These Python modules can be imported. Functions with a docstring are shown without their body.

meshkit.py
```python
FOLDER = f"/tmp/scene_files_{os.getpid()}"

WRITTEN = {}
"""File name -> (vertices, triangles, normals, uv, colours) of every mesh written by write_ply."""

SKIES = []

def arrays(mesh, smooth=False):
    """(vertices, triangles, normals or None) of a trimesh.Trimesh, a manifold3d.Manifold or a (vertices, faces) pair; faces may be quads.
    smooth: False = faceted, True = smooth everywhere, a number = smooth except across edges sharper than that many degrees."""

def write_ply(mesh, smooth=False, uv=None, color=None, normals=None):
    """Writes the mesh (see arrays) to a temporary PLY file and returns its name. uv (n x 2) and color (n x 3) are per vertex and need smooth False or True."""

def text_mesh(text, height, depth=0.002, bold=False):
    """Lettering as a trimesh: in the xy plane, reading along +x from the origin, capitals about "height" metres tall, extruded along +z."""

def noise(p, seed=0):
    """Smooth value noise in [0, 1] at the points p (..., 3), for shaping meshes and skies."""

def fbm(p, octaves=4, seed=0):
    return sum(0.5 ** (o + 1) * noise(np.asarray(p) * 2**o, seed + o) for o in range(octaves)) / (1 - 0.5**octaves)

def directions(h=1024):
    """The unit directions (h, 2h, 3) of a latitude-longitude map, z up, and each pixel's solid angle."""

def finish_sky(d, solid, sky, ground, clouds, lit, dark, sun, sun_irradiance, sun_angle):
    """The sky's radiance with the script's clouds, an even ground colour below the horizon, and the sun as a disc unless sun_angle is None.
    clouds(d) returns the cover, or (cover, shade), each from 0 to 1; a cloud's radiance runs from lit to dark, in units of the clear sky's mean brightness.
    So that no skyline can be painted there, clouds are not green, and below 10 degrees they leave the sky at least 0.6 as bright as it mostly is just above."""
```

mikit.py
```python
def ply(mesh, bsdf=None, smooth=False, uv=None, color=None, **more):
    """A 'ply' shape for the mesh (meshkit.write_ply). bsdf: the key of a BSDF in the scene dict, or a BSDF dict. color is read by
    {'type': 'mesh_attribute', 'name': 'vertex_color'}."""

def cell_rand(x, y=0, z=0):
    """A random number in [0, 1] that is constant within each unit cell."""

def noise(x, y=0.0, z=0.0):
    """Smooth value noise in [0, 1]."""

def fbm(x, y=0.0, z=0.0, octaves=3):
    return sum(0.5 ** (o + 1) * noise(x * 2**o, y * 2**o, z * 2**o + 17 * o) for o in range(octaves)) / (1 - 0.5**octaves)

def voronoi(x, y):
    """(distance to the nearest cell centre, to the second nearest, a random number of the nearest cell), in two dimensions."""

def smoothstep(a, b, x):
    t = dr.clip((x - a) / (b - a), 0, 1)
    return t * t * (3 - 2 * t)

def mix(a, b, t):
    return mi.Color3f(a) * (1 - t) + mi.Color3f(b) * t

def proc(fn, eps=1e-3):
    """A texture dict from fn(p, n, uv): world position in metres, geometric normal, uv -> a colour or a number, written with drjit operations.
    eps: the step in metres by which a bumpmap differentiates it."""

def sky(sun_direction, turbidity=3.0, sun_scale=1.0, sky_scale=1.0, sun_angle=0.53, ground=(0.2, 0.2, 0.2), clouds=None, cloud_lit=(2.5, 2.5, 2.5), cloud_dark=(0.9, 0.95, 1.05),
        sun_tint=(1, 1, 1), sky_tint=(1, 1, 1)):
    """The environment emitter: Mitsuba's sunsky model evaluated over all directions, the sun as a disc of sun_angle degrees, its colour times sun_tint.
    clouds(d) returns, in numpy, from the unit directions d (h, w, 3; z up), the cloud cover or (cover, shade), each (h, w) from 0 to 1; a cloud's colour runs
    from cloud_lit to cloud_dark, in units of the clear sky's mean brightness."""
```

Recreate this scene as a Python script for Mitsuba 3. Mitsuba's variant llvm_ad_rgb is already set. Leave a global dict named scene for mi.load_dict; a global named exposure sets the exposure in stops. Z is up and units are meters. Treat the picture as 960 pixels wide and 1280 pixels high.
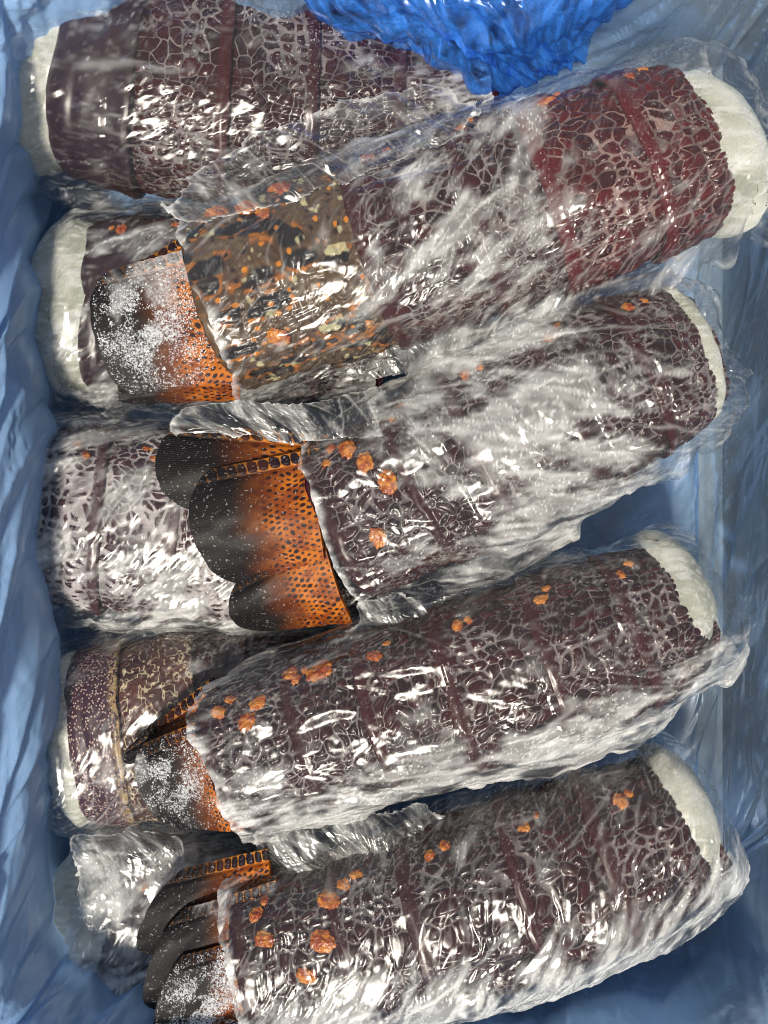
import math, random
import numpy as np, trimesh, drjit as dr, mitsuba as mi
import mikit, meshkit
from mikit import proc, noise, fbm, voronoi, cell_rand, smoothstep, mix
from scipy.interpolate import CubicSpline, LinearNDInterpolator, RectBivariateSpline
from scipy.spatial import cKDTree

T = mi.ScalarTransform4f
scene, labels = {}, {}

# ------------------------------------------------------------------ camera, sky, exposure
FOV = 45.0
CAM = 0.448                       # camera height over the carton's floor
exposure = 1.85
scene['camera'] = {'type': 'perspective', 'fov': FOV, 'fov_axis': 'x', 'near_clip': 0.01, 'far_clip': 200.0,
                   'to_world': T().look_at(origin=[0, 0, CAM], target=[0, 0, 0], up=[0, 1, 0])}
scene['sky'] = mikit.sky([-0.15, -0.40, 0.90], turbidity=3, sun_angle=7, sun_scale=0.90, sky_scale=0.66, sun_tint=(0.90, 0.98, 1.10), sky_tint=(1.0, 0.97, 0.92),
                         clouds=lambda d: 0.6, cloud_lit=(1.6, 1.5, 1.4))

K = math.tan(math.radians(FOV / 2)) / 480.0


def U(px, py, z):
    """The point at height z that the photograph shows at (px, py)."""
    return np.array([(px - 480) * K * (CAM - z), -(py - 640) * K * (CAM - z), z])


# ------------------------------------------------------------------ materials
def rgb(*c): return {'type': 'rgb', 'value': list(c)}


def cells(uv):
    """Voronoi cells of shell plates: uv.x counts segments (32 mm each), uv.y is mm round the body."""
    x, y = uv.x * 32.0, uv.y
    wx, wy = noise(x * 0.2, y * 0.2, 3.0) - 0.5, noise(x * 0.2, y * 0.2, 9.0) - 0.5
    x, y = mi.Float(x / 4.9 + wx), mi.Float(y / 3.9 + wy)
    first, second, which = mi.Float(9), mi.Float(9), mi.Float(0)
    for a in (-1, 0, 1):
        for b in (-1, 0, 1):
            cx, cy = dr.floor(x) + a, dr.floor(y) + b
            ox = cx + 0.18 + 0.64 * cell_rand(cx, cy, 1) - x
            oy = cy + 0.18 + 0.64 * cell_rand(cx, cy, 2) - y
            d = dr.sqrt(ox * ox + oy * oy)
            second = dr.select(d < first, first, dr.minimum(second, d))
            which = dr.select(d < first, cell_rand(cx, cy, 3), which)
            first = dr.minimum(first, d)
    return first, second, which


def np_rand(x, y=0, z=0):
    """The same random numbers as mikit.cell_rand, in numpy."""
    x, y, z = ((np.floor(np.asarray(v, float)).astype(np.int64) + 1000000).astype(np.uint32) for v in (x, y, z))
    h = x * np.uint32(374761393) + y * np.uint32(668265263) + z * np.uint32(2147483647)
    h = (h ^ (h >> np.uint32(13))) * np.uint32(1274126177)
    return ((h ^ (h >> np.uint32(16))) & np.uint32(0xFFFFFF)) / 16777215.0


def np_noise(x, y, z):
    x, y, z = np.broadcast_arrays(*(np.asarray(v, float) for v in (x, y, z)))
    i = [np.floor(v) for v in (x, y, z)]
    t = [(v - a) ** 2 * (3 - 2 * (v - a)) for v, a in zip((x, y, z), i)]
    out = 0
    for a, b, c in np.ndindex(2, 2, 2):
        out = out + np_rand(i[0] + a, i[1] + b, i[2] + c) * (t[0] if a else 1 - t[0]) * (t[1] if b else 1 - t[1]) * (t[2] if c else 1 - t[2])
    return out


def np_cells(u, v):
    x, y = u * 32.0, v
    wx, wy = np_noise(x * 0.2, y * 0.2, 3.0) - 0.5, np_noise(x * 0.2, y * 0.2, 9.0) - 0.5
    x, y = x / 4.9 + wx, y / 3.9 + wy
    first, second, which = np.full(x.shape, 9.0), np.full(x.shape, 9.0), np.zeros(x.shape)
    for a in (-1, 0, 1):
        for b in (-1, 0, 1):
            cx, cy = np.floor(x) + a, np.floor(y) + b
            d = np.hypot(cx + 0.18 + 0.64 * np_rand(cx, cy, 1) - x, cy + 0.18 + 0.64 * np_rand(cx, cy, 2) - y)
            second = np.where(d < first, first, np.minimum(second, d))
            which = np.where(d < first, np_rand(cx, cy, 3), which)
            first = np.minimum(first, d)
    return first, second, which


def shell_color(line, dark, red, width=0.16):
    def f(p, n, uv):
        t = uv.x - dr.floor(uv.x)
        rim = smoothstep(0.84, 0.88, t)
        a, b, r = cells(uv)
        n1 = fbm(uv.x * 3.1, uv.y * 0.07, 2.0, 2)
        fine = noise(uv.x * 60, uv.y * 1.9, 4.0)
        wv = width * (0.42 + 1.25 * smoothstep(0.3, 0.8, n1)) * (0.75 + 0.5 * fine)
        e = 1 - smoothstep(wv * 0.7, wv * 1.25 + 0.03, b - a)
        e = e * (0.35 + 0.65 * smoothstep(0.12, 0.3, n1))
        c = mix(dark, red, dr.clip(r * 0.55 + 0.5 * (fine - 0.45), 0, 1))
        lc = mix(mi.Color3f(line) * 0.5, line, smoothstep(0.3, 0.7, noise(p.x * 160, p.y * 160, p.z * 160)))
        c = mix(c, lc, e)
        c = mix(c, mix(dark, red, 0.6), rim * 0.9)
        speck = smoothstep(0.74, 0.86, noise(p.x * 1500, p.y * 1500, p.z * 1500)) * smoothstep(0.35, 0.7, n1)
        return mix(c, (0.62, 0.60, 0.60), speck * 0.5)
    return f


def shell(name, line, dark, red, width=0.16):
    scene[name] = {'type': 'principled', 'base_color': proc(shell_color(line, dark, red, width)), 'roughness': 0.27, 'specular': 0.4}


shell('shell_maroon', (0.20, 0.17, 0.165), (0.012, 0.003, 0.004), (0.066, 0.005, 0.007), 0.15)
shell('shell_red', (0.27, 0.18, 0.16), (0.026, 0.003, 0.004), (0.14, 0.007, 0.009), 0.15)
shell('shell_plum', (0.20, 0.175, 0.175), (0.011, 0.003, 0.005), (0.052, 0.006, 0.009), 0.17)
shell('shell_grey', (0.46, 0.43, 0.43), (0.024, 0.009, 0.014), (0.070, 0.020, 0.026), 0.34)


def granule_color(p, n, uv):
    a, b, r = voronoi(uv.x * 32.0 / 1.5, uv.y / 1.5)
    d = 1 - smoothstep(0.18, 0.36, a)
    edge = smoothstep(0.80, 0.97, uv.x - dr.floor(uv.x)) * smoothstep(0.42, 0.6, fbm(uv.x * 30, uv.y * 0.5, 3.0, 3))
    c = mix((0.028, 0.010, 0.022), (0.06, 0.02, 0.03), fbm(uv.x * 9, uv.y * 0.3, 0.0, 2))
    return mix(mix(c, (0.55, 0.40, 0.34), d * smoothstep(0.25, 0.6, r)), (0.5, 0.36, 0.16), edge * 0.7)


scene['shell_granular'] = {'type': 'principled', 'base_color': proc(granule_color), 'roughness': 0.4}


def maze_color(p, n, uv):
    x, y = uv.x * 32.0, uv.y
    v = fbm(x * 0.36, y * 0.2, 6.0, 2) + 0.25 * noise(x * 0.8, y * 0.8, 2.0)
    line = 1 - smoothstep(0.015, 0.07, dr.abs(v - 0.62))
    c = mix((0.03, 0.012, 0.012), (0.11, 0.035, 0.022), fbm(x * 0.1, y * 0.1, 1.0, 2))
    return mix(c, (0.58, 0.50, 0.33), line * 0.85)


scene['shell_maze'] = {'type': 'principled', 'base_color': proc(maze_color), 'roughness': 0.4, 'clearcoat': 0.3}


def blotch_color(p, n, uv):
    """Last shell segment before the fan: tan with black blotches, amber knobs and cream flecks."""
    x, y = uv.x * 32.0, uv.y
    a, b, r = voronoi(x / 16.0 + 0.5 * noise(x * 0.2, y * 0.2, 1.0), y / 9.5)
    c = mix((0.13, 0.09, 0.05), (0.06, 0.03, 0.02), fbm(x * 0.25, y * 0.25, 0.0, 3))
    hole = (1 - smoothstep(0.28, 0.42, a)) * smoothstep(0.35, 0.4, r)
    ring = (1 - smoothstep(0.42, 0.58, a)) * smoothstep(0.35, 0.4, r)
    c = mix(c, (0.34, 0.12, 0.02), ring * smoothstep(0.4, 0.6, noise(x * 0.3, y * 0.3, 8.0)))
    c = mix(c, (0.013, 0.011, 0.012), hole)
    a2, _, r2 = voronoi(x / 4.2 + 7.0, y / 4.2)
    c = mix(c, (0.55, 0.2, 0.02), (1 - smoothstep(0.2, 0.3, a2)) * smoothstep(0.84, 0.90, r2))
    c = mix(c, (0.03, 0.016, 0.014), (1 - smoothstep(0.16, 0.28, a2)) * (1 - smoothstep(0.3, 0.34, r2)))
    cream = smoothstep(0.68, 0.76, fbm(x * 0.17, y * 0.17, 5.0, 3))
    return mix(c, (0.55, 0.52, 0.30), cream * 0.75)


scene['shell_blotched'] = {'type': 'principled', 'base_color': proc(blotch_color), 'roughness': 0.33, 'specular': 0.5}


def blade_color(p, n, uv):
    """uv.x: 0 at the root to 1 at the tip (plus 10 per blade); uv.y: mm from the blade's scalloped edge."""
    u = uv.x - 10.0 * dr.floor(uv.x / 10.0)
    k = dr.floor(uv.x / 10.0)
    v = uv.y
    L = 42.0
    w = 0.16 * (fbm(v * 0.12, k * 3.1, 0.0, 2) - 0.5)
    dark = smoothstep(0.32, 0.78, u + w)
    c = mix((0.46, 0.135, 0.012), (0.22, 0.048, 0.008), smoothstep(0.3, 0.7, fbm(u * 9, v * 0.35, k, 3)))
    c = mix(c, (0.10, 0.022, 0.008), smoothstep(0.25, 0.5, u + w) * 0.6)
    c = mix(c, (0.007, 0.006, 0.007), dark)
    stripe = dr.abs(v * 1.35 + 0.3 * noise(u * 8, v * 0.3, k) - dr.floor(v * 1.35 + 0.3 * noise(u * 8, v * 0.3, k)) - 0.5) * 2
    far = smoothstep(0.33, 0.62, u)
    c = mix(c, mix(c * 0.35, (0.032, 0.030, 0.031), dark), far * smoothstep(0.55, 0.95, stripe) * 0.75)
    # rows of dark dots
    gx, gy = u * L / 2.3, v / 2.3
    row = dr.floor(gx)
    gy2 = gy + 0.5 * (row - 2 * dr.floor(row / 2)) + 0.9 * noise(gx * 0.5, gy * 0.5, 2.0)
    cx, cy = gx - row - 0.5, gy2 - dr.floor(gy2) - 0.5
    rr = 0.08 + 0.24 * cell_rand(row, dr.floor(gy2), k)
    dot = (1 - smoothstep(rr, rr + 0.12, dr.sqrt(cx * cx * 0.6 + cy * cy * 1.5))) * (1 - smoothstep(0.40, 0.56, u + w)) * smoothstep(4.8, 6.0, v)
    c = mix(c, (0.022, 0.010, 0.012), dot)
    # scalloped edge: black lobes between amber ribs
    s = u * L / 3.6 + 0.5 * noise(u * 7, k * 5.0, 1.0)
    sx = (s - dr.floor(s) - 0.5) * 3.6
    sk = sx + 0.25 * (v - 2.2)
    lobe = 1 - smoothstep(1.5, 1.85, dr.sqrt(sk * sk + dr.square(dr.maximum(dr.abs(v - 2.3) - 0.9, 0.0)) * 1.4) + 0.4 * (noise(s * 3, v, k) - 0.5))
    band = 1 - smoothstep(4.2, 4.9, v)
    c = mix(c, mix((0.50, 0.19, 0.025), (0.015, 0.009, 0.014), lobe), band * (1 - 0.8 * dark))
    fr = smoothstep(0.78, 0.9, noise(p.x * 1700, p.y * 1700, p.z * 1700)) * 0.35
    return mix(c, (0.6, 0.6, 0.6), fr)


def rimed_color(p, n, uv):
    a = fbm(p.x * 60, p.y * 60, p.z * 60, 4)
    w = smoothstep(0.54, 0.72, a) * (0.10 + 0.6 * noise(p.x * 1300, p.y * 1300, p.z * 1300))
    return mix(blade_color(p, n, uv), (0.66, 0.67, 0.68), w)


scene['fan_shell'] = {'type': 'principled', 'base_color': proc(blade_color), 'roughness': 0.5, 'specular': 0.18}
scene['fan_shell_rimed'] = {'type': 'principled', 'base_color': proc(rimed_color), 'roughness': 0.55, 'specular': 0.18}
scene['orange_knob'] = {'type': 'principled', 'roughness': 0.35, 'clearcoat': 0.3,
                        'base_color': proc(lambda p, n, uv: mix((0.30, 0.045, 0.005), (0.60, 0.22, 0.02), smoothstep(0.3, 0.7, fbm(p.x * 500, p.y * 500, p.z * 500, 3))))}
scene['meat'] = {'type': 'principled', 'roughness': 0.3, 'specular': 0.5, 'clearcoat': 0.5, 'flatness': 0.6,
                 'base_color': proc(lambda p, n, uv: mix(mix((0.66, 0.67, 0.58), (0.40, 0.42, 0.34), smoothstep(0.3, 0.7, fbm(p.x * 70, p.y * 70, p.z * 70, 3))), (0.74, 0.74, 0.70), smoothstep(0.45, 0.7, fbm(p.x * 130, p.y * 620, p.z * 620, 3)) * 0.8))}
scene['rim_shell'] = {'type': 'principled', 'roughness': 0.35, 'base_color': rgb(0.022, 0.006, 0.010), 'clearcoat': 0.4}
scene['ice'] = {'type': 'twosided', 'b': {'type': 'principled', 'base_color': rgb(0.82, 0.84, 0.86), 'roughness': 0.3, 'specular': 0.5}}


def milkiness(p, n, uv): return dr.clip(uv.x, 0, 1)


def film(name, tint, shine=0.038, trans=0.3, alpha=0.07, clear_tint=None):
    """Thin plastic film: clear and glossy where the mesh's uv.x is 0, milky with rime or many layers where it is 1."""
    gloss = {'type': 'twosided', 'b': {'type': 'roughconductor', 'alpha': alpha, 'specular_reflectance': rgb(*[0.6 + 0.4 * c for c in tint])}}
    milk = {'type': 'blendbsdf', 'weight': 0.12, 'a': {'type': 'principledthin', 'base_color': rgb(*tint), 'diff_trans': trans, 'roughness': 0.35}, 'b': gloss}
    clear = {'type': 'blendbsdf', 'weight': shine, 'a': {'type': 'thindielectric', 'int_ior': 1.22, 'specular_transmittance': rgb(*(clear_tint or [0.98] * 3))}, 'b': gloss}
    scene[name] = {'type': 'blendbsdf', 'weight': proc(milkiness), 'a': clear, 'b': milk}


film('bag_film', (0.92, 0.94, 0.92))
film('liner_film', (0.36, 0.60, 0.97), shine=0.08, trans=0.4, alpha=0.13, clear_tint=(0.78, 0.89, 1.0))
film('liner_film_deep', (0.06, 0.30, 0.98), shine=0.12, trans=0.4, alpha=0.12, clear_tint=(0.35, 0.60, 1.0))
scene['card'] = {'type': 'diffuse', 'reflectance': proc(lambda p, n, uv: mix((0.52, 0.51, 0.48), (0.40, 0.39, 0.37), fbm(p.x * 30, p.y * 30, p.z * 30, 3)))}
scene['ground_stuff'] = {'type': 'diffuse', 'reflectance': proc(lambda p, n, uv: mix((0.22, 0.22, 0.21), (0.30, 0.29, 0.28), fbm(p.x * 9, p.y * 9, 0.0, 4)))}


# ------------------------------------------------------------------ mesh helpers
def grid_faces(nu, nv, wrap=False):
    i, j = np.meshgrid(np.arange(nu - 1), np.arange(nv if wrap else nv - 1), indexing='ij')
    a, b = i * nv + j, i * nv + (j + 1) % nv
    return np.stack([a, a + nv, b + nv, b], -1).reshape(-1, 4)


def outward(P, wrap=True):
    """Faces of a tube-like grid of points, turned away from its axis."""
    f = grid_faces(P.shape[0], P.shape[1], wrap)
    d = ((P - P.mean(1, keepdims=True)) * normals(P)).sum()
    return f if d > 0 else f[:, ::-1]


def put(key, mesh, bsdf, **kw):
    base, n = key, 0
    while key in scene:
        n += 1
        key = f'{base}_{n:03d}'
    scene[key] = mikit.ply(mesh, bsdf, **kw)
    return key


def tag(key, label=None, cat=None, group=None, kind=None):
    labels[key] = {k: v for k, v in (('label', label), ('category', cat), ('group', group), ('kind', kind)) if v}


def crumple(u, v, size, amp, seed, stretch=(1, 1), turn=0.0):
    """Piecewise flat heights over random points: the facets and sharp creases of crushed film. u, v in mm."""
    rng = np.random.default_rng(seed)
    c, s = math.cos(turn), math.sin(turn)
    a, b = (u * c + v * s) / stretch[0] / size, (v * c - u * s) / stretch[1] / size
    lo, hi = np.array([a.min(), b.min()]) - 2, np.array([a.max(), b.max()]) + 2
    n = int(np.prod(hi - lo))
    pts = rng.uniform(lo, hi, (max(n, 12), 2))
    pts = np.vstack([pts, [lo - 1, hi + 1, [lo[0] - 1, hi[1] + 1], [hi[0] + 1, lo[1] - 1]]])
    return LinearNDInterpolator(pts, rng.uniform(-1, 1, len(pts)) * amp, fill_value=0.0)(a, b)


def se(x, e): return np.sign(x) * np.abs(x) ** e


def normals(P):
    du, dv = np.gradient(P, axis=0), np.gradient(P, axis=1)
    n = np.cross(du, dv)
    return n / (np.linalg.norm(n, axis=-1, keepdims=True) + 1e-12)


def mm_grid(P):
    """Distances in mm along both ways of a grid of points."""
    du = np.linalg.norm(np.diff(P, axis=0), axis=-1).mean(1)
    dv = np.linalg.norm(np.diff(P, axis=1), axis=-1).mean(0)
    u, v = np.concatenate([[0], np.cumsum(du)]) * 1000, np.concatenate([[0], np.cumsum(dv)]) * 1000
    return np.meshgrid(u, v, indexing='ij')


class Body:
    """The bent axis of a tail from its cut end (s = 0) to the fan (s = 1) and its cross sections."""

    def __init__(self, pts, half, up, down, roll):
        p = np.array([U(*q) for q in pts])
        d = np.concatenate([[0], np.cumsum(np.linalg.norm(np.diff(p, axis=0), axis=1))])
        self.len = d[-1]
        self.c = CubicSpline(d / d[-1], p)
        x = np.linspace(0, 1, len(half))
        self.w = lambda s: np.interp(s, x, np.array(half) * K * (CAM - pts[0][2]))
        self.up, self.down, self.roll = up, down, math.radians(roll)

    def frame(self, s):
        s = np.asarray(s, float)
        q = np.clip(s, 0, 1)
        c = self.c(q) + (s - q)[..., None] * self.c(q, 1)
        t = self.c(q, 1)
        t /= np.linalg.norm(t, axis=-1, keepdims=True)
        n = np.array([0, 0, 1.0]) - t * t[..., 2:]
        n /= np.linalg.norm(n, axis=-1, keepdims=True)
        b = np.cross(n, t)
        b *= np.sign(b[..., 1:2])
        cr, sr = math.cos(self.roll), math.sin(self.roll)
        return c, n * cr + b * sr, b * cr - n * sr, t      # centre, dorsal, side towards the photo's top, along

    def at(self, s, psi, k=1.0, off=0.0, flat=1.0, wide=1.0):
        """psi 0 at the back's ridge, positive towards the top of the photograph."""
        c, n, b, t = self.frame(s)
        w = self.w(np.clip(s, 0, 1)) * k * wide + off
        sc = self.w(np.clip(s, 0, 1)) / self.w(0.3)
        sc = 0.45 + 0.55 * sc
        h = np.where(np.cos(psi) > 0, self.up * sc * k * flat + off, self.down * sc * k * flat + off)
        return c + b * (w * se(np.sin(psi), 0.86))[..., None] + n * (h * se(np.cos(psi), 0.86))[..., None]


def knob(key, body, sk, ps, r0, seed):
    o = body.at(np.array(sk), np.array(ps), 0.99)
    nn = body.at(np.array(sk), np.array(ps), 1.1) - o
    nn /= np.linalg.norm(nn)
    ball = trimesh.creation.icosphere(4, 1.0)
    v = np.array(ball.vertices)
    v *= 0.45 + 0.75 * meshkit.fbm(v * 2.4 + seed * 3.1, 4)[:, None]
    h = v @ nn
    fr = body.frame(np.array(sk))
    wdir = fr[3] * math.cos(seed * 2.7) + fr[2] * math.sin(seed * 2.7)
    v = v - nn * h[:, None] * 0.5 + np.outer(v @ wdir, wdir) * 0.3
    put(key, (o + v * r0 * 1.35, ball.faces), 'orange_knob', smooth=True)


def tail(key, body, mats, seed, label, cat='lobster tail', group=None, meat=0.016, knobs=(40,), fine=1.0, meat_scale=1.0, meat_shift=0.0, patches=()):
    rng = np.random.default_rng(seed)
    nseg = len(mats)
    nu, nv = int(58 * fine), int(230 * fine)
    bounds = np.arange(nseg + 1) + np.concatenate([[0], rng.uniform(-0.13, 0.13, nseg - 1), [0]])
    psi = around(nv, 0.8)[:-1]
    per = body.w(0.3) * 1000 * 1.0
    for i, m in enumerate(mats):
        t = np.concatenate([[-0.14], np.linspace(-0.05, 1.0, nu), [1.0]])
        k = 0.942 + 0.064 * np.clip(t, 0, 1) ** 0.7 + 0.018 * np.exp(-((t - 0.93) / 0.05) ** 2) - 0.022 * np.exp(-((t - 0.42) / 0.06) ** 2)
        k[0] = 0.93
        k[-1] = 0.965
        tt, pp = np.meshgrid(t, psi, indexing='ij')
        lean = 0.10 * (np.cos(pp) - 0.5)                    # the hind edges arch backwards along the back
        s = (bounds[i] + tt * (bounds[i + 1] - bounds[i])) / nseg + lean / nseg
        s = s + 0.05 / nseg * (meshkit.fbm(np.stack([np.cos(pp) * 5 + seed, np.sin(pp) * 5, pp * 0 + i * 7], -1), 4, seed) - 0.5) * np.clip(tt, 0, 1) ** 2
        if i == 0:                                          # the cut edge is uneven
            s = s + (0.05 * (meshkit.fbm(np.stack([np.cos(pp) * 2.5 + seed, np.sin(pp) * 2.5, pp * 0], -1), 4, seed) - 0.4) * np.clip(1 - tt * 2, 0, 1.2)) / nseg * 2
        kk = k[:, None] * np.ones_like(pp)
        kk = kk * (1 + 0.022 * (meshkit.fbm(np.stack([tt * 4 + i * 9, pp * 3, pp * 0 + seed], -1), 3) - 0.5) * 2)
        uv = np.stack([np.clip(tt, 0.001, 0.999) + i + 10 * seed, pp * per], -1)
        if i == 0:
            kk = kk * (1 - 0.16 * np.clip(1 - np.clip(tt, 0, 1) / 0.3, 0, 1) ** 2)
        kk = kk + 0.018 * np.sin(math.pi * np.clip(tt, 0, 1)) - 0.009
        relief = np.zeros_like(pp)
        if m not in ('rim_shell', 'shell_granular'):
            ca, cb, cr = np_cells(uv[..., 0], uv[..., 1])
            relief = 0.0009 * (ss(0.02, 0.42, cb - ca) * (0.65 + 0.35 * cr) - 0.6) * (1 - ss(0.80, 0.85, tt)) * ss(0.0, 0.16 if i == 0 else 0.05, tt)
        lumps = 0.0016 * (meshkit.fbm(np.stack([tt * 3 + i * 5, pp * 2.2, pp * 0 + seed * 3], -1), 3, seed) - 0.5)
        P = body.at(s, pp, kk, relief + lumps)
        put(f'{key}__segment', (P.reshape(-1, 3), outward(P)), m, smooth=True, uv=uv.reshape(-1, 2))
        # amber knobs on both flanks
        for deg in (knobs or ()):
            if m in ('shell_granular', 'shell_maze', 'shell_blotched'):
                continue
            for q in range(2):
                ps = math.radians(deg + rng.uniform(-4, 4) + 7 * q * (1 if deg > 0 else -1))
                sk = (i + 0.74 - 0.16 * q + rng.uniform(-.04, .04)) / nseg
                r0 = rng.uniform(1.5, 2.5) * (1 if q == 0 else 0.7) / 1000
                knob(f'{key}__segment{"" if i == 0 else f"_{i:03d}"}__knob', body, sk, ps, r0, seed * 7 + i * 3 + deg + q)
    for q, (sk, deg, r) in enumerate(patches):
        i = min(int(sk * nseg), nseg - 1)
        knob(f'{key}__segment{"" if i == 0 else f"_{i:03d}"}__knob', body, sk, math.radians(deg), r / 1000, seed * 5 + q * 2.3)
    if meat:
        a = np.linspace(0, 1, 26)
        aa, pp = np.meshgrid(a, np.linspace(-math.pi, math.pi, 120, endpoint=False), indexing='ij')
        k = (0.90 + (meat_scale - 0.90) * ss(0.1, 0.5, aa)) * (np.clip(1 - aa ** 2.6, 0, 1)) ** 0.5
        k = k * (1 + 0.17 * (meshkit.fbm(np.stack([np.cos(pp) * 2 + seed, np.sin(pp) * 2, aa * 2.2], -1), 4) - 0.45))
        P = body.at(0.06 - aa * (0.06 + meat / body.len), pp, k) + body.frame(np.array(0.0))[2] * (meat_shift * ss(0.0, 0.6, aa))[..., None]
        put(f'{key}__meat', (P.reshape(-1, 3), outward(P)), 'meat', smooth=True)
    tag(key, label, cat, group)


BLADES = [0]


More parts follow.
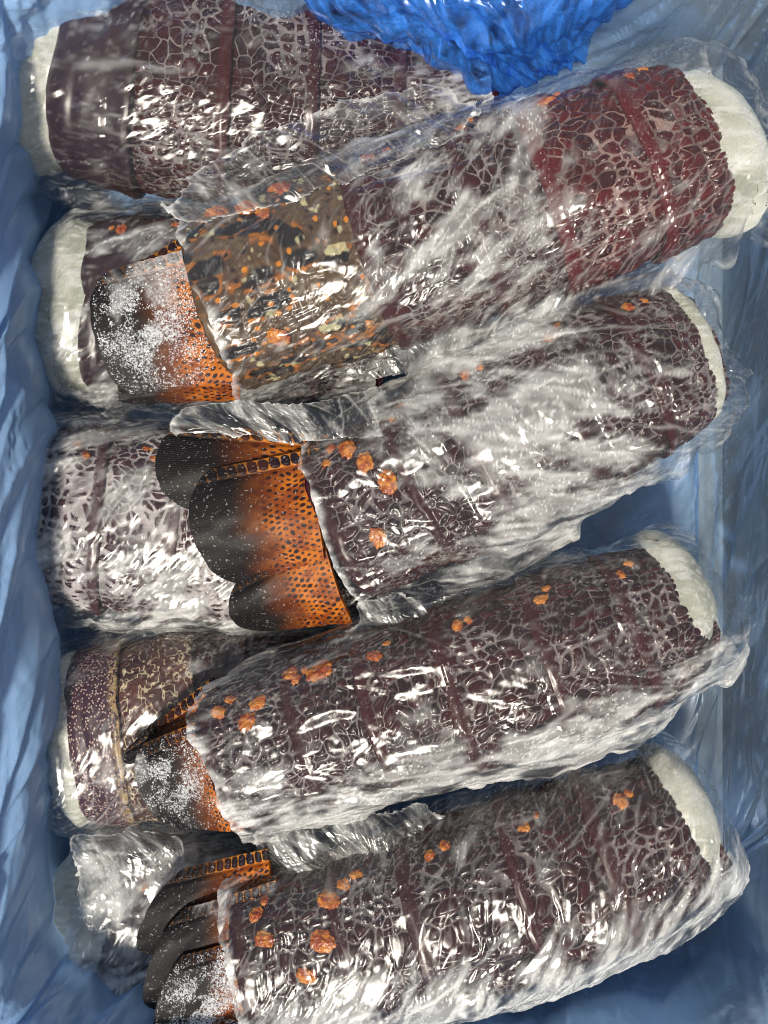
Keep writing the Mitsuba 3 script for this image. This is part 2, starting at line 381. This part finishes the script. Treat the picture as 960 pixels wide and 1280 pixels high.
def blade(key, root0, root1, tip0, tip1, camber=0.003, bulge=0.10, thick=0.0020, wave=1.0, seed=0, dark=0.0, mat='fan_shell'):
    """A fan plate: root0-root1 at the body, tip0-tip1 at its far edge, each (px, py, z); the 0 side is the scalloped edge."""
    nu, nv = 90, 90
    r0, r1, t0, t1 = (U(*q) for q in (root0, root1, tip0, tip1))
    u, v = np.meshgrid(np.linspace(0, 1, nu), np.linspace(0, 1, nv), indexing='ij')
    e = 2 * v - 1
    ue = u * (1 + bulge * (1 - e ** 2) - 0.13 * np.abs(e) ** 5) + 0.012 * wave * u ** 4 * (meshkit.fbm(np.stack([v * 7 + seed, v * 0, v * 0], -1), 3) - 0.5) * 2
    P = (r0 * (1 - v[..., None]) + r1 * v[..., None]) * (1 - ue[..., None]) + (t0 * (1 - v[..., None]) + t1 * v[..., None]) * ue[..., None]
    N = normals(P)
    if N[nu // 2, nv // 2, 2] < 0:
        N = -N
    wob = 0.0026 * (meshkit.fbm(np.stack([u * 2 + seed, v * 3, v * 0], -1), 3) - 0.5)
    P = P + N * (camber * (1 - e ** 2) * (0.35 + 0.65 * u) + wob)[..., None]
    vw = v * np.linalg.norm(P[:, 0] - P[:, -1], axis=-1)[:, None] * 1000
    lobe = np.abs(np.sin(math.pi * (ue * (1 + dark) * 42 / 3.6 + 0.5 * np_noise(ue * (1 + dark) * 7, BLADES[0] * 5.0, 1.0)))) ** 0.6
    P = P + N * (0.0009 * lobe * (1 - ss(3.6, 4.8, vw)) - 0.0006 * np.exp(-((vw - 5.0) / 0.9) ** 2))[..., None]
    th = thick * (1 - 0.55 * u ** 3) * np.clip(1.15 - np.abs(e) ** 6, 0.25, 1)
    Q = P - N * th[..., None]
    width = np.linalg.norm(P[:, 0] - P[:, -1], axis=-1)[:, None] * 1000
    uv = np.stack([np.clip(ue * (1 + dark), 0.001, 1.8) + 10 * BLADES[0], v * width], -1).reshape(-1, 2)
    BLADES[0] += 1
    f = grid_faces(nu, nv)
    n = nu * nv
    ring = np.concatenate([np.arange(nv), np.arange(1, nu) * nv + nv - 1, (nu - 1) * nv + np.arange(nv - 2, -1, -1), np.arange(nu - 2, 0, -1) * nv])
    side = np.stack([ring, np.roll(ring, -1), np.roll(ring, -1) + n, ring + n], 1)
    return put(f'{key}__fan_blade', (np.vstack([P.reshape(-1, 3), Q.reshape(-1, 3)]), np.vstack([f, f[:, ::-1] + n, side])), mat, smooth=False, uv=np.vstack([uv, uv])), P


def around(n, share=0.72):
    """n angles round a body, most of them on its upper side."""
    m = int(n * share)
    return np.concatenate([np.linspace(-math.pi, -1.75, (n - m) // 2, endpoint=False), np.linspace(-1.75, 1.75, m), np.linspace(1.75, math.pi, (n - m) // 2 + 1)[1:]])


def ss(a, b, x):
    t = np.clip((x - a) / (b - a), 0, 1)
    return t * t * (3 - 2 * t)


def crushed(um, vm, seed, turn, fold):
    """Heights in metres and the rime or doubled film that shows white, for crushed film over a grid of mm."""
    wx = 5 * (meshkit.fbm(np.stack([um / 22, vm / 22, um * 0 + seed], -1), 2, seed) - 0.5)
    um, vm = um + wx, vm + wx
    f1 = crumple(um, vm, 1.0, 1.0, seed + 1, (55, 8), turn)
    f2 = crumple(um, vm, 1.0, 1.0, seed + 2, (26, 3.2), turn + 0.35)
    f3 = crumple(um, vm, 1.0, 1.0, seed + 3, (11, 1.7), turn - 0.35)
    f4 = crumple(um, vm, 1.0, 1.0, seed + 4, (4.5, 1.3), turn + 0.8)
    where = meshkit.fbm(np.stack([um / 30, vm / 30, um * 0 + seed + 2], -1), 2, seed + 5)
    rough = 0.35 + 0.65 * ss(0.36, 0.60, where)
    h = fold * (np.abs(f1) + np.abs(f2) * (0.2 + 0.5 * rough) + np.abs(f3) * 0.42 * rough + np.abs(f4) * 0.22 * rough)
    line = 0.9 * np.exp(-(f1 / 0.022) ** 2) * ss(0.45, 0.6, where) + 0.8 * np.exp(-(f2 / 0.05) ** 2) * ss(0.15, 0.5, np.abs(f1)) * ss(0.35, 0.55, where) + 0.6 * np.exp(-(f3 / 0.09) ** 2) * ss(0.15, 0.4, np.abs(f2)) * rough
    return h, np.clip(line, 0, 1)


def milk(um, vm, seed, level, line, turn):
    """Milkiness from 0 to 1 where level says how much of the film is rimed."""
    c, s = math.cos(turn), math.sin(turn)
    a, b = um * c + vm * s, vm * c - um * s
    z = np.zeros_like(um) + seed * 3.7
    n1 = meshkit.fbm(np.stack([a / 20, b / 9, z], -1), 4, seed)
    n2 = meshkit.fbm(np.stack([a / 7, b / 3.0, z + 5], -1), 4, seed + 9)
    q = n1 + 0.5 * (n2 - 0.5)
    t = 0.70 - 0.42 * level
    patch = ss(t - 0.05, t + 0.22, q)
    rng = np.random.default_rng(seed + 77)
    fu, fv = a / 14.0 + 0.7 * (n2 - 0.5), b / 1.7
    lo, hi = np.array([fu.min(), fv.min()]) - 1, np.array([fu.max(), fv.max()]) + 1
    pts = rng.uniform(lo, hi, (int(np.prod(hi - lo)) + 4, 2))
    facet = rng.uniform(0, 1, len(pts))[cKDTree(pts).query(np.stack([fu, fv], -1).reshape(-1, 2))[1]].reshape(um.shape)
    crisp = ss(0.50, 0.62, n2) * 0.4 + 0.95 * facet ** 1.6
    w = patch * (0.12 + 0.40 * level) * (0.55 + 0.9 * crisp)
    w = w + line * (0.22 + 0.62 * level * (0.3 + 0.7 * patch))
    dust = np.random.default_rng(seed).uniform(0, 1, um.shape)
    w = w + 0.45 * (dust > 0.988 - 0.03 * patch) * (0.15 + patch)
    return np.clip(0.012 + w, 0, 0.9)


def bag(key, body, s_mouth, s_end, seed, label, frost, off=0.0014, drape=0.004, turn=0.5, fold=0.0010, step=0.55, end_flat=0.3, end_wide=0.62, mouth_flare=0.0, mouth_rag=0.03, nseg=6, skirt=(0.003, 0.006), group=None):
    """A clear film sleeve pulled over a tail: closed and flat past the cut end, torn open at the fan. frost(s, psi) is the share of rime and crushed film."""
    length = (s_mouth - s_end) * body.len * 1000
    nu = int(length / step)
    nv = int(2 * math.pi * body.w(0.3) * 1000 / step * 0.66)
    psi = around(nv)
    a, pp = np.meshgrid(np.linspace(0, 1, nu), psi, indexing='ij')
    rag = mouth_rag * (meshkit.fbm(np.stack([np.cos(pp) * 2.2 + seed * 5, np.sin(pp) * 2.2, pp * 0], -1), 4, seed) - 0.5) * 2
    s = s_end + (s_mouth + rag - s_end) * a
    out = np.clip(-s / max(-s_end, 1e-6), 0, 1)              # 0 over the body, 1 at the closed end
    flat = 1 - (1 - end_flat) * out ** 1.3
    wide = 1 - (1 - end_wide) * out ** 1.8
    flare = mouth_flare * np.clip((a - 0.86) / 0.14, 0, 1) ** 2
    um, vm = a * length, pp * body.w(0.3) * 1000
    big = meshkit.fbm(np.stack([um / 28 + seed * 3, np.cos(pp) * 2.2, np.sin(pp) * 2.2], -1), 3, seed)
    t = s * nseg - 0.10 * (np.cos(pp) - 0.5)
    t = t - np.floor(t)
    step_k = -0.018 * np.exp(-((t - 0.06) / 0.10) ** 2) * (s > 0.02)
    h, line = crushed(um, vm, seed, turn, fold)
    d = drape * np.clip(big * 2 - 0.72, 0, 1) * (1 + 1.5 * out) + h * (1 + 1.2 * out)
    loose = meshkit.fbm(np.stack([um / 22 + seed, np.sign(pp) * 3, um * 0], -1), 3, seed + 6)
    hang = (skirt[0] * np.exp(-((pp - 1.75) / 0.28) ** 2) + skirt[1] * np.exp(-((pp + 1.75) / 0.28) ** 2)) * ss(0.30, 0.62, loose)
    d = d + hang
    P = body.at(s, pp, 1.015 + flare + step_k, off + d, flat, wide)
    level = np.clip(frost(s, pp) + 45 * hang + 0.75 * np.exp(-((a - 1) / 0.018) ** 2) + 0.45 * out, 0, 1)
    w = milk(um, vm, seed, level, line, turn)
    put(key, (P.reshape(-1, 3), outward(P, False)), 'bag_film', smooth=True, uv=np.repeat(w.reshape(-1, 1), 2, 1))
    tag(key, label, 'plastic bag', group)


def sheet(key, ctrl, seed, bsdf, frost, step=0.6, fold=0.0018, turn=0.4, wave=0.004, trim=True, grain=1.0):
    """A loose crushed piece of film through a net of (px, py, z) points, its edge torn unevenly."""
    C = np.array([[U(*q) for q in row] for row in ctrl])
    m, n = C.shape[:2]
    u0, v0 = mm_grid(C)
    nu, nv = max(int(u0.max() / step), 8), max(int(v0.max() / step), 8)
    a, b = np.linspace(0, 1, nu), np.linspace(0, 1, nv)
    P = np.stack([RectBivariateSpline(np.linspace(0, 1, m), np.linspace(0, 1, n), C[..., k], kx=min(3, m - 1), ky=min(3, n - 1))(a, b) for k in range(3)], -1)
    N = normals(P)
    if N[nu // 2, nv // 2, 2] < 0:
        N = -N
    u, v = mm_grid(P)
    h, line = crushed(u / grain, v / grain, seed, turn, fold)
    big = meshkit.fbm(np.stack([u / 18, v / 18, u * 0 + seed], -1), 3, seed) - 0.5
    P = P + N * (h + wave * big * 2)[..., None]
    w = milk(u, v, seed, np.full(u.shape, frost), line, turn)
    aa, bb = np.meshgrid(2 * a - 1, 2 * b - 1, indexing='ij')
    r = (np.abs(aa) ** 5 + np.abs(bb) ** 7) ** (1 / 6)
    jag = 0.88 + 0.42 * (meshkit.fbm(np.stack([u / 11, v / 11, u * 0 + seed], -1), 4, seed + 2) - 0.5)
    w = np.clip(w + 0.5 * np.exp(-((r - jag + 0.02) / 0.02) ** 2) * (bsdf == 'bag_film'), 0, 0.93)
    f = grid_faces(nu, nv)
    if trim:
        f = f[((r < jag).reshape(-1))[f].all(1)]
    return put(key, (P.reshape(-1, 3), f), bsdf, smooth=True, uv=np.repeat(w.reshape(-1, 1), 2, 1))


def grains(key, P, density, seed, size=(0.00008, 0.00030), cover=None):
    """Rime crystals lying on a surface given as a grid of points."""
    rng = np.random.default_rng(seed)
    nu, nv = P.shape[:2]
    N = normals(P)
    N = np.where(N[..., 2:] < 0, -N, N)
    x = rng.uniform(0.02, 0.98, (density, 2))
    keep = rng.uniform(0, 1, density) < (cover(x[:, 0], x[:, 1]) if cover else 1)
    x = x[keep]
    i, j = (x[:, 0] * (nu - 1)).astype(int), (x[:, 1] * (nv - 1)).astype(int)
    fi, fj = (x[:, 0] * (nu - 1) - i)[:, None], (x[:, 1] * (nv - 1) - j)[:, None]
    c = P[i, j] * (1 - fi) * (1 - fj) + P[i + 1, j] * fi * (1 - fj) + P[i, j + 1] * (1 - fi) * fj + P[i + 1, j + 1] * fi * fj
    uvx = np.array([[1, 0, 0], [-1, 0, 0], [0, 1, 0], [0, -1, 0], [0, 0, 1], [0, 0, -1.0]])
    uf = np.array([[0, 2, 4], [2, 1, 4], [1, 3, 4], [3, 0, 4], [2, 0, 5], [1, 2, 5], [3, 1, 5], [0, 3, 5]])
    r = rng.uniform(*size, (len(c), 1, 1)) * rng.uniform(0.5, 1.4, (len(c), 1, 3))
    V = uvx[None] * r * (1 + 0.25 * rng.standard_normal((len(c), len(uvx), 1))) + (c + N[i, j] * 0.0002)[:, None]
    F = uf[None] + (np.arange(len(c)) * len(uvx))[:, None, None]
    k = put(key, (V.reshape(-1, 3), F.reshape(-1, 3)), 'ice')
    tag(k, 'white rime crystals frozen on the fan', kind='stuff')


def bump_mask(cx, cy, rx, ry):
    return lambda x, y: np.exp(-(((x - cx) / rx) ** 2 + ((y - cy) / ry) ** 2) * 1.3) * np.clip(meshkit.fbm(np.stack([x * 7, y * 7, x * 0], -1), 3) * 3 - 0.75, 0, 1)


# ------------------------------------------------------------------ ground, carton, liner
g = np.array([[-60, -60, -0.012], [60, -60, -0.012], [60, 60, -0.012], [-60, 60, -0.012]])
put('ground', (g, np.array([[0, 1, 2, 3]])), 'ground_stuff')
tag('ground', 'grey concrete ground under the carton', kind='structure')

HX, HY, HZ = 0.163, 0.214, 0.116


def box(c, e): return trimesh.creation.box(extents=e, transform=trimesh.transformations.translation_matrix(c))


th = 0.006
put('carton__base', box((0, 0, -th / 2 - 0.001), (2 * HX + 2 * th, 2 * HY + 2 * th, th)), 'card')
for sx in (-1, 1):
    put('carton__side_panel', box((sx * (HX + th / 2 + 0.001), 0, HZ / 2), (th, 2 * HY + 2 * th, HZ)), 'card')
for sy in (-1, 1):
    put('carton__end_panel', box((0, sy * (HY + th / 2 + 0.001), HZ / 2), (2 * HX - 0.001, th, HZ)), 'card')
tag('carton', 'open grey carton behind the blue film', 'box')


def liner():
    """Blue film lining the carton: floor, walls that hang loose in folds, edge turned out over the rim."""
    n = 1150
    ang = np.linspace(0, 2 * math.pi, n, endpoint=False)
    prof = [(0.02, 0.003), (0.5, 0.003), (0.86, 0.004), (0.945, 0.010), (0.972, 0.030), (0.968, 0.055), (0.955, 0.08), (0.955, 0.10), (0.975, 0.110), (1.0, 0.120), (1.03, 0.125)]
    q = np.array(prof)
    d = np.linspace(0, 1, len(q))
    cs = CubicSpline(d, q)(np.concatenate([np.linspace(0, 0.2, 45, endpoint=False), np.linspace(0.2, 1, 190)]))
    k, z = cs[:, 0], cs[:, 1]
    c, s = np.cos(ang), np.sin(ang)
    e = 0.26
    bx, by = HX * se(c, e), HY * se(s, e)
    dense = np.linspace(0, 2 * math.pi, 20000)
    dx, dy = HX * se(np.cos(dense), e), HY * se(np.sin(dense), e)
    arc = np.concatenate([[0], np.cumsum(np.hypot(np.diff(dx), np.diff(dy)))])
    at = np.linspace(0, arc[-1], n, endpoint=False)
    bx, by = np.interp(at, arc, dx), np.interp(at, arc, dy)
    ang = np.mod(np.arctan2(by / HY, bx / HX), 2 * math.pi)
    X, Y, Z = k[:, None] * bx, k[:, None] * by, z[:, None] + 0 * bx
    left = np.exp(-((ang - math.pi) / 0.75) ** 2)[None] * np.exp(-((z[:, None] - 0.068) / 0.036) ** 2)
    low = np.clip((-Y - 0.02) / 0.12, 0, 1)
    X = X + left * (0.010 + 0.012 * low)
    P = np.stack([X, Y, Z], -1)
    P = np.concatenate([P, P[:, :1]], 1)
    u = 1000 * (P[..., 0] + 1.3 * P[..., 2] * (np.abs(P[..., 0]) / HX) ** 8 * np.sign(P[..., 0]))
    v = 1000 * (P[..., 1] + 1.3 * P[..., 2] * (np.abs(P[..., 1]) / HY) ** 8 * np.sign(P[..., 1]))
    N = normals(P)
    inward = np.stack([-P[..., 0], -P[..., 1], 0.25 - P[..., 2]], -1)
    N = N * np.sign((N * inward).sum(-1, keepdims=True))
    wall = np.clip((k - 0.85) / 0.1, 0, 1)[:, None]
    h, line = crushed(u * 0.5, v * 0.4, 91, 1.0, 0.0016)
    f = np.abs(crumple(u, v, 1.0, 1.0, 91, (120, 26), 1.1)) * 0.008 + np.abs(crumple(u, v, 1.0, 1.0, 92, (80, 16), 0.8)) * 0.0035 + h
    P = P + N * (f * (0.3 + 0.7 * wall))[..., None]
    P[:, -1] = P[:, 0]
    n1 = meshkit.fbm(np.stack([P[..., 0] * 14, P[..., 1] * 14, P[..., 2] * 30], -1), 4, 7)
    right = np.clip((P[..., 0] - 0.10) / 0.03, 0, 1) * wall
    w = (0.30 + 0.5 * ss(0.42, 0.62, n1)) * (1 - 0.75 * right) + 0.4 * line + 0.55 * np.clip((-P[..., 0] - 0.07) / 0.03, 0, 1) + 0.35 * np.clip((-P[..., 1] - 0.12) / 0.05, 0, 1)
    w = np.clip(w, 0, 0.9)
    put('liner', (P.reshape(-1, 3), grid_faces(*P.shape[:2])), 'liner_film', smooth=True, uv=np.repeat(w.reshape(-1, 1), 2, 1))
    tag('liner', 'translucent blue plastic film lining the carton around the tails', 'plastic liner')


liner()
sheet('liner__gathered_top', [[(370, -60, .10), (480, -60, .12), (600, -60, .125), (700, -60, .125), (800, -60, .12)],
                    [(375, -10, .09), (480, -5, .115), (590, 0, .125), (690, 5, .125), (790, -5, .11)],
                    [(420, 20, .075), (500, 25, .10), (590, 40, .11), (660, 50, .105), (740, 30, .09)],
                    [(470, 50, .04), (540, 75, .055), (600, 120, .06), (650, 100, .055), (710, 70, .05)]], 5, 'liner_film_deep', 0.9, fold=0.006, wave=0.006, grain=2.6, trim=False)

# ------------------------------------------------------------------ the four tails of the upper layer
M, R, PL, G = 'shell_maroon', 'shell_red', 'shell_plum', 'shell_grey'
A = Body([(872, 185, .088), (700, 245, .092), (500, 310, .090), (270, 385, .084)], [108, 120, 122, 120, 116, 108], .030, .028, 12)
tail('lobster_tail', A, [R, R, M, M, 'shell_blotched', 'shell_blotched'], 1, 'largest lobster tail, uppermost of the four long ones, its frosted black fan to the left', meat=.020, meat_scale=1.02, meat_shift=-.006, patches=((.80, 44, 3.4), (.87, 36, 3.2), (.93, 48, 3.4), (.84, 24, 2.2), (.88, -52, 3)))
k1, P1 = blade('lobster_tail', (270, 300, .098), (300, 475, .098), (112, 345, .096), (150, 498, .092), camber=.006, bulge=.04, seed=1, dark=.02, mat='fan_shell_rimed')
grains('lobster_tail__rime', P1, 32000, 3, cover=bump_mask(0.60, 0.55, 0.42, 0.36))
blade('lobster_tail', (262, 275, .088), (290, 330, .094), (128, 355, .086), (120, 400, .088), camber=.003, bulge=.05, seed=2)
blade('lobster_tail', (300, 462, .092), (300, 500, .078), (150, 470, .084), (165, 508, .076), camber=.003, bulge=.05, seed=3)
bag('plastic_bag', A, 1.0, -0.14, 1, 'clear bag round the largest tail, its torn mouth leaving the fan bare', lambda s, p: 0.62 * np.exp(-((s - 0.52) / 0.24) ** 2) * (0.5 + 0.5 * np.cos(p)) + 0.12, turn=-0.5, end_wide=0.9, skirt=(.002, .011))

B = Body([(862, 444, .086), (700, 515, .090), (560, 588, .088), (425, 655, .082)], [90, 108, 115, 116, 108, 100], .027, .027, 5)
tail('lobster_tail_001', B, [M, PL, PL, PL, PL], 2, 'lobster tail in the whitest bag, three orange and black fan plates spread out', meat=.006, patches=((.82, 5, 3.0), (.85, 22, 2.6), (.9, -20, 2.6), (.88, 40, 2.8)))
blade('lobster_tail_001', (410, 545, .088), (420, 600, .092), (214, 528, .080), (228, 645, .082), camber=.006, bulge=.10, seed=4)
blade('lobster_tail_001', (398, 560, .095), (405, 700, .096), (244, 590, .088), (286, 735, .084), camber=.009, bulge=.10, seed=5)
blade('lobster_tail_001', (402, 668, .094), (440, 780, .086), (290, 722, .084), (318, 790, .072), camber=.007, bulge=.09, seed=6)
bag('plastic_bag_001', B, 1.01, -0.06, 2, 'whitest and most crinkled clear bag, on the tail with three bare fan plates', lambda s, p: 0.85 * np.exp(-((s - 0.5) / 0.4) ** 2), turn=0.45, fold=.0014, drape=.005)

C = Body([(850, 757, .086), (690, 822, .090), (500, 880, .088), (290, 950, .080)], [88, 106, 106, 101, 96, 88], .026, .026, 8)
tail('lobster_tail_002', C, [M, M, M, M, PL, PL], 3, 'third long lobster tail from the top, orange knobs along its dark red back', meat=.012, meat_shift=.007, patches=((.74, 42, 3.5), (.9, 22, 2.6), (.87, 34, 2.4), (.8, 50, 2.6)))
k2, P2 = blade('lobster_tail_002', (285, 885, .090), (305, 1040, .086), (165, 935, .084), (215, 1035, .078), camber=.006, bulge=.06, seed=7, dark=.2, mat='fan_shell_rimed')
grains('lobster_tail_002__rime', P2, 22000, 5, cover=bump_mask(0.62, 0.42, 0.34, 0.34))
blade('lobster_tail_002', (268, 845, .078), (285, 900, .084), (170, 925, .072), (160, 960, .076), camber=.003, bulge=.05, seed=8)
bag('plastic_bag_002', C, 1.0, -0.08, 3, 'clear bag creased into bright lines along the lower flank of the third long tail', lambda s, p: np.clip(0.75 * np.clip(-np.sin(p) * 1.4, 0, 1) + 0.35 * np.clip((s - 0.55) * 2, 0, 1), 0, 1), turn=0.15, fold=.0012)

D = Body([(858, 1025, .082), (700, 1090, .086), (520, 1145, .084), (325, 1195, .078)], [88, 106, 112, 110, 104, 98], .028, .027, 8)
tail('lobster_tail_003', D, [M, M, PL, PL, PL], 4, 'lowest of the four long lobster tails, its fan plates black and rimy', meat=.010, meat_shift=.007, patches=((.78, 34, 3.2), (.81, 10, 3.2), (.86, -4, 2.4), (.93, 20, 2.6)))
blade('lobster_tail_003', (335, 1060, .086), (345, 1150, .088), (215, 1088, .079), (180, 1200, .074), camber=.006, bulge=.10, seed=9, dark=.12)
blade('lobster_tail_003', (345, 1100, .093), (330, 1230, .090), (215, 1140, .085), (190, 1270, .078), camber=.008, bulge=.08, seed=10, dark=.15, mat='fan_shell_rimed')
k3, P3 = blade('lobster_tail_003', (335, 1168, .097), (300, 1320, .086), (215, 1195, .090), (205, 1325, .078), camber=.008, bulge=.08, seed=11, dark=.25, mat='fan_shell_rimed')
grains('lobster_tail_003__rime', P3, 28000, 6, cover=bump_mask(0.45, 0.35, 0.5, 0.4))
bag('plastic_bag_003', D, 1.02, -0.07, 4, 'clear bag iced white along the underside of the lowest long tail', lambda s, p: np.clip(0.85 * np.clip(-np.sin(p) * 1.3 + 0.15, 0, 1) + 0.25 * np.clip(s, 0, 1), 0, 1), turn=-0.9, fold=.0012)

# ------------------------------------------------------------------ the five tails underneath, cut ends to the left
def under(n, pts, half, mats, seed, label, bag_label, frost, **kw):
    b = Body(pts, half, kw.pop('up', .027), kw.pop('down', .026), kw.pop('roll', 0))
    key, bk = f'lobster_tail_{n:03d}', f'plastic_bag_{n:03d}'
    tail(key, b, mats, seed, label, meat=kw.pop('meat', .014), meat_scale=kw.pop('meat_scale', 0.98), knobs=kw.pop('knobs', (40,)), fine=0.8)
    bag(bk, b, kw.pop('mouth', 0.98), kw.pop('end', -0.14), seed, bag_label, frost, step=0.95, **kw)
    return b


under(4, [(88, 82, .052), (250, 105, .054), (420, 115, .052), (600, 115, .046)], [134, 146, 142, 124, 100, 78], ['rim_shell', M, PL, PL, PL], 5,
      'dark lobster tail in the upper left corner, partly under the largest tail', 'clear bag stretched into straight shiny creases over the upper left tail', lambda s, p: 0.16 + 0.5 * np.clip((s - 0.6) * 2.5, 0, 1), turn=0.2, fold=.0013, up=.034, down=.030, meat=.024, meat_scale=1.1)
under(5, [(112, 385, .034), (250, 390, .036), (480, 400, .034)], [112, 116, 110, 90], ['rim_shell', PL, PL, PL, PL], 6,
      'buried lobster tail with its pale end left of the black fan of the largest tail', 'milky bag left of the fan of the largest tail', lambda s, p: 0.45 + 0 * s, meat=.028, meat_scale=1.02)
under(6, [(60, 645, .036), (250, 660, .038), (480, 690, .036)], [112, 120, 114, 90], [G, G, G, PL, PL], 7,
      'grey frosted lobster tail left of the three bare fan plates', 'cloudy bag over the grey tail left of the three bare fan plates', lambda s, p: 0.45 + 0.4 * np.clip(-np.sin(p), 0, 1))
under(7, [(100, 920, .036), (250, 905, .038), (480, 880, .036)], [112, 116, 110, 90], ['shell_granular', 'shell_maze', M, PL, PL], 8,
      'purple lobster tail with pale speckles and cream scribbles at the left side', 'clear tight bag over the speckled purple tail', lambda s, p: 0.15 + 0 * s, knobs=None)
under(8, [(135, 1145, .030), (280, 1165, .032), (480, 1190, .030)], [98, 104, 100, 80], ['rim_shell', PL, PL, PL, PL], 9,
      'lobster tail in the lower left corner, almost hidden by whitish film', 'whitish crumpled bag in the lower left corner', lambda s, p: 0.9 + 0 * s, drape=.007, fold=.0016, meat=.030)

# ------------------------------------------------------------------ loose ends of the bags
sheet('plastic_bag__flap', [[(195, 240, .100), (285, 185, .110), (380, 138, .114), (490, 112, .114), (620, 100, .108)],
                            [(215, 265, .106), (300, 230, .117), (400, 195, .121), (500, 165, .121), (620, 122, .114)],
                            [(232, 285, .108), (320, 275, .119), (420, 245, .123), (520, 205, .123), (620, 145, .116)]], 21, 'bag_film', 0.22)
sheet('plastic_bag__flap', [[(380, 455, .072), (600, 400, .078), (740, 355, .078), (860, 290, .076)],
                            [(390, 505, .070), (600, 445, .072), (750, 390, .068), (885, 300, .066)]], 22, 'bag_film', 0.45)
sheet('plastic_bag_001__flap', [[(180, 515, .084), (290, 500, .092), (400, 500, .096), (520, 460, .100), (640, 410, .098)],
                                [(215, 540, .082), (300, 525, .094), (400, 525, .100), (520, 500, .106), (640, 450, .106)],
                                [(260, 530, .084), (330, 555, .092), (400, 560, .100), (520, 545, .110), (640, 500, .112)]], 23, 'bag_film', 0.55)
sheet('plastic_bag_001__flap', [[(430, 730, .084), (500, 745, .088), (590, 735, .086)],
                                [(450, 775, .082), (510, 780, .092), (590, 770, .088)],
                                [(400, 810, .080), (500, 815, .088), (580, 800, .084)]], 24, 'bag_film', 0.55)
sheet('plastic_bag_002__flap', [[(300, 1030, .080), (420, 1015, .086), (560, 1000, .084)],
                                [(320, 1070, .082), (430, 1055, .092), (560, 1045, .090)],
                                [(350, 1105, .078), (450, 1095, .086), (555, 1080, .082)]], 25, 'bag_film', 0.55)
sheet('plastic_bag_008__flap', [[(75, 1040, .055), (150, 1035, .062), (230, 1040, .062)],
                                [(90, 1090, .058), (160, 1085, .068), (240, 1090, .066)],
                                [(80, 1170, .056), (150, 1180, .062), (200, 1190, .060)]], 26, 'bag_film', 0.32)
